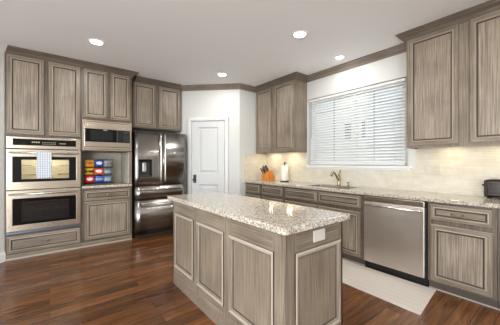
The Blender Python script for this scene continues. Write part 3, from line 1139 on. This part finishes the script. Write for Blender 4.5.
# worktop with the sink cut out
SX0, SX1, SY0, SY1 = 3.075, 3.405, 1.84, 2.50
b = NB()
T = bmesh.new()
xs, ys = [2.955, SX0, SX1, XW - 0.009], [-0.27, SY0, SY1, 3.921]
for z in (0.876, 0.914):
    g = [[T.verts.new((x, y, z)) for y in ys] for x in xs]
    for i in range(3):
        for k in range(3):
            if (i, k) != (1, 1):
                T.faces.new((g[i][k], g[i + 1][k], g[i + 1][k + 1], g[i][k + 1]))
    if z == 0.876:
        g0 = g
for ring in ([(0, 0), (1, 0), (2, 0), (3, 0), (3, 1), (3, 2), (3, 3), (2, 3), (1, 3), (0, 3), (0, 2), (0, 1)], [(1, 1), (2, 1), (2, 2), (1, 2)]):
    for a, c in zip(ring, ring[1:] + ring[:1]):
        T.faces.new((g0[a[0]][a[1]], g0[c[0]][c[1]], g[c[0]][c[1]], g[a[0]][a[1]]))
bmesh.ops.recalc_face_normals(T, faces=T.faces)
merge(b, T, 0)
ct = obj('countertop', b, GRAN)
bv = ct.modifiers.new('edge', 'BEVEL'); bv.width = 0.005; bv.segments = 2; bv.limit_method = 'ANGLE'
tag(ct, 'long speckled granite countertop running under the window', 'countertop')

t = thing('kitchen_sink', 'undermount stainless steel sink let into the long granite counter', 'sink', ((SX0 + SX1) / 2, (SY0 + SY1) / 2, 0.70))
hx, hy_ = (SX1 - SX0) / 2 , (SY1 - SY0) / 2
b = NB()
T = bmesh.new()
loops = [(-0.001, 0.170), (-0.001, 0.2128), (-0.005, 0.2128), (-0.006, 0.17), (-0.012, 0.02), (-0.03, 0.004), (-0.10, 0.0)]
rings = []
for o_, z in loops:
    ring = []
    for sx, sy, a0 in ((1, 1, 0), (-1, 1, 90), (-1, -1, 180), (1, -1, 270)):
        for k in range(5):
            a = math.radians(a0 + k * 22.5)
            ring.append(T.verts.new((sx * (hx + o_ - 0.03) + 0.03 * math.cos(a), sy * (hy_ + o_ - 0.03) + 0.03 * math.sin(a), z)))
    rings.append(ring)
for a, c in zip(rings, rings[1:]):
    for k in range(len(a)):
        T.faces.new((a[k], a[(k + 1) % len(a)], c[(k + 1) % len(a)], c[k])).smooth = True
T.faces.new(rings[-1])
merge(b, T, 0)
obj('basin', b, SINKS, t)
b = NB(); lathe(b, [(0.045, 0.001), (0.045, 0.004), (0.03, 0.003), (0.002, 0.002)], (0, 0, 0), 'z', 20)
obj('drain', b, CHROME, t)

t = thing('kitchen_faucet', 'brushed pull-out faucet with raised lever behind the sink', 'faucet', (3.465, 2.20, 0.9145))
b = NB(); lathe(b, [(0.030, 0), (0.030, 0.006), (0.025, 0.012), (0.022, 0.03), (0.021, 0.11), (0.023, 0.125), (0.020, 0.140), (0.004, 0.146)], (0, 0, 0), 'z', 20)
obj('faucet_body', b, BRONZE, t, True)
b = NB(); tube(b, [(0, 0, 0.075), (-0.03, 0, 0.105), (-0.075, 0, 0.155), (-0.12, 0, 0.195), (-0.15, 0, 0.205), (-0.172, 0, 0.196), (-0.186, 0, 0.172), (-0.19, 0, 0.145)], [0.017, 0.016, 0.015, 0.015, 0.016, 0.018, 0.019, 0.018], 14)
obj('spout', b, BRONZE, t, True)
b = NB(); tube(b, [(0, 0, 0.138), (0.004, 0, 0.165), (0.012, -0.004, 0.20), (0.024, -0.008, 0.235)], [0.016, 0.013, 0.010, 0.008], 12)
obj('lever_handle', b, BRONZE, t, True)
b = NB(); lathe(b, [(0.018, 0), (0.016, 0.008), (0.009, 0.012), (0.008, 0.045), (0.013, 0.052), (0.010, 0.060)], (0, 0, 0), 'z', 14); tube(b, [(0, 0, 0.05), (-0.03, 0, 0.058), (-0.045, 0, 0.05)], 0.005, 8)
sd = obj('soap_dispenser', b, BRONZE, None, True, (3.465, 2.045, 0.9145))
tag(sd, 'small brushed soap pump on the counter beside the faucet', 'soap dispenser')

# ------------------------------------------------------------------ dishwasher
t = thing('dishwasher', 'stainless steel dishwasher with bar handle under the long granite counter', 'dishwasher', (CXF, 1.553, 0), RW)
w = 0.640
b = NB(); box(b, 0.004, w + 0.012, 0.0, 0.52, 0.08, 0.874); box(b, 0.004, w + 0.012, 0.045, 0.5, 0.0, 0.085)
obj('tub_housing', b, BLACK, t)
b = NB(); box(b, 0.008, w - 0.006, -0.032, -0.002, 0.095, 0.806, 0, .006); 
d = obj('door', b, STEELV, t)
b = NB(); box(b, 0.008, w - 0.006, -0.030, -0.002, 0.809, 0.868, 0, .006)
obj('control_strip', b, STEEL, t)
b = NB(); tube(b, [(0.02, -0.066, 0.770), (w - 0.018, -0.066, 0.770)], 0.0135, 12)
for x in (0.05, w - 0.048):
    tube(b, [(x, -0.030, 0.770), (x, -0.066, 0.770)], 0.009, 8)
obj('handle', b, STEELB, d, True)
b = NB(); box(b, 0.004, w + 0.008, 0.02, 0.045, 0.0, 0.088, 0, .003)
obj('kick_plate', b, BLACK, t)
b = NB(); box(b, w * 0.56, w * 0.68, -0.031, -0.029, 0.828, 0.84)
obj('badge', b, STEELB, t)

# ------------------------------------------------------------------ wall cabinets on the window wall
UXF = 3.25
UD = XW - UXF


def upper(label, y1, y0, z0, doors, path, knobs):
    w = y1 - y0
    t = thing('wall_cabinet', label, 'cabinet', (UXF, y1, z0), RW)
    b = NB(); box(b, 0, w, 0.02, UD, 0.045, 2.67 - z0); box(b, 0, w, 0, 0.02, 0, 2.67 - z0); box(b, 0, 0.02, 0.02, UD, 0, 0.05); box(b, w - 0.02, w, 0.02, UD, 0, 0.05)
    obj('carcase', b, [WV], t)
    for i, (a, c) in enumerate(doors):
        d = front(t, 'door', y1 - a, y1 - c, 0.028, 2.660 - z0)
        if knobs:
            knob(d, (y1 - c - 0.028) if i % 2 == 0 else (y1 - a + 0.028), -0.021, 0.06)
    b = NB(); sweep(b, path(w), CROWN, H - z0, 1)
    box(b, 0.001, w - 0.001, 0.002, UD, 2.672 - z0, H - z0 - 0.001)
    obj('crown_moulding', b, WC, t)
    return t


ul = upper('two-door wall cabinet left of the window, above knife block and paper towels', 3.92, 2.872, 1.437, [(3.905, 3.455), (3.375, 2.905)], lambda w: [(0.0, 0.0), (w, 0.0), (w, UD)], False)
ur = upper('large two-door wall cabinet right of the window, above the toaster', 1.188, -0.30, 1.430, [(1.165, 0.708), (0.622, 0.165), (0.08, -0.28)], lambda w: [(0, UD), (0, 0), (w, 0)], False)


def strip_light(label, y1, y0, z, power):
    t = thing('under_cabinet_light', label, 'light', (UXF + 0.10, (y0 + y1) / 2, z), 0)
    L = (y1 - y0)
    b = NB(); box(b, -0.025, 0.025, -L / 2, L / 2, 0.008, 0.022, 0, .003)
    obj('housing', b, WHITE, t)
    b = NB(); box(b, -0.018, 0.018, -L / 2 + .01, L / 2 - .01, 0.003, 0.0085)
    obj('diffuser', b, UCL, t)
    for k in range(2):
        d = bpy.data.lights.new('under_cabinet_lamp', 'AREA')
        d.shape = 'RECTANGLE'; d.size = 0.03; d.size_y = 0.10; d.energy = power; d.color = (1, 0.83, 0.52)
        o = bpy.data.objects.new('under_cabinet_lamp', d); C.objects.link(o); o.parent = t
        o.location = (0.05, (k - 0.5) * L * 0.6, -0.004)


strip_light('warm light bar under the wall cabinet left of the window', 3.80, 3.0, 1.460, 0.75)
strip_light('warm light bar under the wall cabinet above the toaster', 0.98, 0.2, 1.453, 0.36)

# ------------------------------------------------------------------ things on the long counter
CT = 0.9145
t = thing('paper_towel_holder', 'paper towel holder with dark base and round knob, left of the sink', 'paper towel holder', (3.40, 3.275, CT))
b = NB(); lathe(b, [(0.080, 0), (0.082, 0.006), (0.078, 0.014), (0.02, 0.018), (0.008, 0.02)], n=28)
obj('base', b, plain('holder_dark', lin(58, 50, 42), 0.4, 0.4), t)
b = NB(); lathe(b, [(0.007, 0.016), (0.007, 0.325)], n=10)
obj('rod', b, OILB, t)
b = NB(); lathe(b, [(0.004, 0.322), (0.014, 0.330), (0.019, 0.343), (0.014, 0.356), (0.003, 0.362)], n=16)
obj('knob', b, OILB, t, True)
b = NB()
pr = [(0.020, 0.0), (0.066, 0.0), (0.068, 0.003), (0.068, 0.268), (0.066, 0.271), (0.020, 0.271), (0.020, 0.0)]
rings = []
for r, h in pr[:-1]:
    rings.append([b.verts.new((r * math.cos(2 * PI * i / 32), r * math.sin(2 * PI * i / 32), h)) for i in range(32)])
for a, c in zip(rings, rings[1:] + rings[:1]):
    for i in range(32):
        b.faces.new((a[i], a[(i + 1) % 32], c[(i + 1) % 32], c[i])).smooth = True
tag(obj('paper_towel_roll', b, PAPER, None, False, (3.40, 3.275, CT + 0.019)), 'white paper towel roll standing on the dark-based holder', 'paper towel roll')

# knife block leaning towards the room, knives standing in its slots
KB = thing('knife_block', 'chunky orange wooden knife block under the wall cabinet by the pantry', 'knife block', (3.40, 3.72, CT))
KBM = wood('honey_wood', 'z', lin(160, 92, 36), lin(206, 128, 56), lin(236, 168, 92), 0.8)
b = NB()
prof = [(-0.115, 0.0), (0.105, 0.0), (0.105, 0.06), (0.03, 0.20), (-0.115, 0.118)]
A = [b.verts.new((x, -0.075, z)) for x, z in prof]
B_ = [b.verts.new((x, 0.075, z)) for x, z in prof]
b.faces.new(A); b.faces.new(B_[::-1])
for i in range(5):
    b.faces.new((A[i], A[(i + 1) % 5], B_[(i + 1) % 5], B_[i]))
o = obj('block', b, KBM, KB)
bv = o.modifiers.new('edge', 'BEVEL'); bv.width = 0.005; bv.segments = 2
KB.rotation_euler = (0, 0, math.radians(-18))
dirv = Vector((-0.51, 0, 0.86))
spots = [(-0.09, -0.045, 0.125), (-0.09, 0.045, 0.125), (-0.06, 0.0, 0.13), (-0.025, -0.046, 0.14), (-0.022, 0.046, 0.14), (0.006, 0.0, 0.13)]
words_ = ['front corner toward the room', 'front corner toward the pantry', 'middle of the lower row', 'rear corner toward the sink', 'rear corner toward the wall tile', 'middle of the rear row']
kmat = plain('knife_handle', lin(64, 42, 28), 0.4)
for (x, y, L_), wd in zip(spots, words_):
    z = 0.118 + (x + 0.115) / 0.145 * 0.082
    k = thing('kitchen_knife', 'dark handled kitchen knife in the orange knife block, ' + wd, 'knife', KB.matrix_basis @ Vector((x, y, z)), KB.rotation_euler.z, 'kitchen knives in the block')
    b = NB(); tube(b, [tuple(dirv * 0.001), tuple(dirv * 0.018)], 0.008, 8)
    obj('bolster', b, CHROME, k)
    b = NB(); tube(b, [tuple(dirv * 0.014), tuple(dirv * 0.04), tuple(dirv * (L_ - 0.02)), tuple(dirv * L_)], [0.009, 0.011, 0.0115, 0.008], 10)
    obj('handle', b, kmat, k, True)

# toaster at the right end
t = thing('toaster', 'black and chrome toaster on the granite counter under the large wall cabinet', 'toaster', (3.42, 0.535, CT), RW)
b = NB(); box(b, 0.012, 0.275, -0.085, 0.085, 0.014, 0.185, 0, .022, 4)
obj('body', b, plain('toaster_steel', lin(70, 64, 60), 0.2, 1.0), t)
b = NB(); box(b, 0.0, 0.03, -0.08, 0.08, 0.012, 0.178, 0, .012, 3)
obj('end_cap', b, BLACK, t)
b = NB(); box(b, 0.258, 0.288, -0.08, 0.08, 0.012, 0.178, 0, .012, 3)
obj('end_cap', b, BLACK, t)
b = NB(); box(b, 0.045, 0.245, -0.05, -0.018, 0.180, 0.187); box(b, 0.045, 0.245, 0.018, 0.05, 0.180, 0.187)
obj('slot', b, BLACK, t)
b = NB(); box(b, -0.022, 0.004, -0.028, 0.028, 0.118, 0.136, 0, .005)
obj('lever', b, BLACK, t)
b = NB(); lathe(b, [(0.014, 0.002), (0.014, -0.010), (0.011, -0.014), (0.002, -0.014)], (0, 0, 0.055), 'x', 14)
obj('dial', b, CHROME, t)
b = NB()
for x in (0.03, 0.258):
    for y in (-0.06, 0.06):
        lathe(b, [(0.010, 0.0), (0.010, 0.018)], (x, y, 0), 'z', 10)
obj('foot', b, BLACK, t)
b = NB(); box(b, 0.04, 0.25, -0.0905, -0.084, 0.05, 0.15, 0, .004)
obj('front_plate', b, plain('toaster_dark', lin(38, 34, 32), 0.15), t)

# switch plates and outlets on the tile
PX = XW - 0.008


def plate(name, label, cat, y, z, w_, h_, kind, group=None):
    t = thing(name, label, cat, (PX, y, z), RW, group)
    b = NB(); box(b, -w_ / 2, w_ / 2, -0.007, 0, -h_ / 2, h_ / 2, 0, .003)
    obj('cover_plate', b, CREAM, t)
    if kind == 'outlet':
        for s in (-1, 1):
            b = NB(); box(b, -0.016, 0.016, -0.0095, -0.006, s * 0.020 - 0.014, s * 0.020 + 0.014, 0, .004); box(b, -0.008, -0.005, -0.0100, -0.009, s * 0.02 - 0.005, s * 0.02 + 0.006, 1); box(b, 0.005, 0.008, -0.0100, -0.009, s * 0.02 - 0.005, s * 0.02 + 0.006, 1)
            obj('socket', b, [CREAM, GREYP], t)
    else:
        for k in range(kind):
            x = (k - (kind - 1) / 2) * 0.046
            b = NB(); box(b, x - 0.016, x + 0.016, -0.011, -0.006, -0.033, 0.033, 0, .002)
            obj('rocker', b, CREAM, t)
    return t


plate('switch_plate', 'cream rocker switch plate on the tile, next to the window', 'switch plate', 1.066, 1.183, 0.072, 0.118, 1)
plate('wall_outlet', 'cream outlet beside the rocker switch, on the tile above the dishwasher', 'outlet', 0.972, 1.183, 0.072, 0.118, 'outlet')
plate('wall_outlet', 'cream outlet on the tile between window sill and left wall cabinet', 'outlet', 2.955, 1.155, 0.072, 0.116, 'outlet')
plate('wall_outlet', 'cream outlet on the tile behind the paper towels', 'outlet', 3.66, 1.12, 0.072, 0.116, 'outlet')

# ------------------------------------------------------------------ island
IX0, IX1, IY0, IY1 = 1.02, 1.577, 0.975, 2.60
t = thing('kitchen_island', 'grey-brown panelled island cabinet in the middle of the wood floor', 'kitchen island', (IX0, IY0, 0))
iw, il = IX1 - IX0, IY1 - IY0
b = NB(); box(b, 0.012, iw - 0.012, 0.012, il - 0.012, 0.0, 0.876); box(b, 0.008, iw - 0.008, 0.008, il - 0.008, 0.755, 0.8755, 0, .003)
obj('carcase', b, WV, t)


def panel_face(parent, w_, rects, z_top, xf):
    """face frame with framed panels; xf places it"""
    # stiles and rails
    xs = [0] + [v for r in rects for v in r] + [w_]
    b = NB()
    z0, z1 = 0.205, z_top
    for a, c in zip(xs[0::2], xs[1::2]):
        box(b, a, c, 0, 0.014, 0.10, 0.876, 0)
    for a, c in rects:
        box(b, a, c, 0, 0.014, 0.10, z0, 1); box(b, a, c, 0, 0.014, z1, 0.876, 1)
    f = obj('face_frame', b, [WV, WH], parent)
    f.matrix_basis = xf
    for a, c in rects:
        b = NB()
        lp = [(-0.012, 0.0), (-0.012, -0.010), (-0.004, -0.014), (0.012, -0.011), (0.020, 0.002), (0.026, 0.009), (0.036, 0.010)]
        rect_loops(b, a, c, z0, z1, lp, [3, 2, 0, 0, 3, 0], [3, 2, 2, 1, 3, 0], cap=0, back=False)
        p = obj('panel_moulding', b, [WV, WH, EDGE, GLAZE], parent)
        p.matrix_basis = xf
        b = NB(); box(b, a + 0.032, c - 0.032, 0.006, 0.011, z0 + 0.032, z1 - 0.032, 0, .002, 1)
        q = obj('panel', b, WV, p)


# long side facing the ovens (-X): local x runs from the far end toward the camera
mL = Matrix.Translation((0, il, 0)) @ Matrix.Rotation(-PI / 2, 4, 'Z')
panel_face(t, il, [(0.065, 0.475), (0.575, 0.985), (1.085, 1.520)], 0.735, mL)
panel_face(t, iw, [(0.085, iw - 0.045)], 0.735, Matrix.Identity(4))
mR = Matrix.Translation((iw, 0, 0)) @ Matrix.Rotation(PI / 2, 4, 'Z')
panel_face(t, il, [(0.06, 0.53), (0.58, 1.05), (1.10, 1.56)], 0.735, mR)
mB = Matrix.Translation((iw, il, 0)) @ Matrix.Rotation(PI, 4, 'Z')
panel_face(t, iw, [(0.06, iw - 0.06)], 0.735, mB)
b = NB()
BP = [(0, 0), (0.010, 0), (0.010, 0.085), (0.004, 0.10), (0, 0.10)]
sweep(b, [(0, il), (0, 0), (iw, 0), (iw, il), (0, il)], BP, 0, -1, 0)
sweep(b, [(0, il), (0, 0), (iw, 0), (iw, il), (0, il)], [(0.009, 0), (0.024, 0), (0.022, 0.012), (0.010, 0.018)], 0, -1, 1)
obj('base_board', b, [WH, EDGE], t)
b = NB(); box(b, 0.97, 1.60, 0.93, 2.63, 0.8765, 0.9155, 0, .007, 3)
tag(obj('countertop', b, GRAN), 'speckled granite slab topping the island', 'countertop')
# outlet cover on the island's end
t = thing('wall_outlet', 'white blank outlet cover on the end of the island below the slab', 'outlet', (1.315, IY0, 0.812))
b = NB(); box(b, -0.057, 0.057, -0.007, 0.0, -0.035, 0.036, 0, .003)
obj('cover_plate', b, plain('ivory_plastic', lin(206, 200, 188), 0.35), t)

# ------------------------------------------------------------------ rug
m, n, l, p = newmat('woven_cream')
mp = mapping(n, l, (1, 1, 1), rnd=False)
t1 = n.new('ShaderNodeTexNoise'); t1.inputs['Scale'].default_value = 140; t1.inputs['Detail'].default_value = 2
l.new(mp.outputs[0], t1.inputs['Vector'])
wv = n.new('ShaderNodeTexWave'); wv.bands_direction = 'X'; wv.inputs['Scale'].default_value = 4.2; wv.inputs['Distortion'].default_value = 1.5
l.new(mp.outputs[0], wv.inputs['Vector'])
r1 = ramp(n, [(0.3, lin(198, 188, 177)), (0.7, lin(216, 207, 197))])
mm = n.new('ShaderNodeMath'); mm.operation = 'MULTIPLY_ADD'; mm.inputs[1].default_value = 0.12
l.new(wv.outputs['Fac'], mm.inputs[0]); 
m2 = n.new('ShaderNodeMath'); m2.operation = 'MULTIPLY'; m2.inputs[1].default_value = 0.75
l.new(t1.outputs['Fac'], m2.inputs[0]); l.new(m2.outputs[0], mm.inputs[2])
l.new(mm.outputs[0], r1.inputs[0]); l.new(r1.outputs[0], p.inputs['Base Color'])
p.inputs['Roughness'].default_value = 0.95
bp = n.new('ShaderNodeBump'); bp.inputs['Strength'].default_value = 0.4; bp.inputs['Distance'].default_value = 0.003
l.new(t1.outputs['Fac'], bp.inputs['Height']); l.new(bp.outputs[0], p.inputs['Normal'])
b = NB(); prism(b, [(2.405, 0.775), (2.995, 0.83), (2.99, 2.03), (2.43, 2.03)], 0.0005, 0.008)
ru = obj('runner_rug', b, m)
tag(ru, 'cream woven runner rug on the floor in front of the dishwasher', 'rug')

# ------------------------------------------------------------------ recessed ceiling lamps
LP = [(0.455, 3.63, 'recessed ceiling lamp above the double oven and microwave'),
      (2.29, 3.66, 'recessed ceiling lamp above the pantry door'),
      (2.28, 1.955, 'recessed ceiling lamp above the aisle between island and dishwasher'),
      (3.215, 2.03, 'recessed ceiling lamp close to the window above the sink'),
      (0.455, 1.955, None), (0.455, 0.1, None), (2.28, 0.1, None), (-1.4, 1.955, None), (-1.4, 0.1, None), (0.455, -1.7, None), (-1.4, -1.7, None), (2.28, -1.7, None)]
for x, y, lab in LP:
    if lab:
        sc = 0.75 if x > 3 else 1.0
        t = thing('recessed_light', lab, 'ceiling light', (x, y, H), 0, 'recessed ceiling lights')
        b = NB()
        prr = [(0.066 * sc, -0.004), (0.074 * sc, -0.009), (0.088 * sc, -0.006), (0.092 * sc, -0.0005)]
        rings = [[b.verts.new((r * math.cos(2 * PI * i / 32), r * math.sin(2 * PI * i / 32), h)) for i in range(32)] for r, h in prr]
        for a, c in zip(rings, rings[1:]):
            for i in range(32):
                b.faces.new((a[i], a[(i + 1) % 32], c[(i + 1) % 32], c[i])).smooth = True
        obj('trim_ring', b, WHITE, t)
        b = NB(); lathe(b, [(0.068 * sc, -0.001), (0.068 * sc, -0.0045), (0.03 * sc, -0.006)], n=32)
        obj('lens', b, LENS, t)
    d = bpy.data.lights.new('recessed_lamp', 'AREA')
    d.shape = 'DISK'; d.size = 0.12; d.energy = LAMP_W * (0.6 if x > 3 else 1.0); d.color = (1, 0.985, 0.96)
    o = bpy.data.objects.new('recessed_lamp', d); C.objects.link(o); o.location = (x, y, H - 0.012)
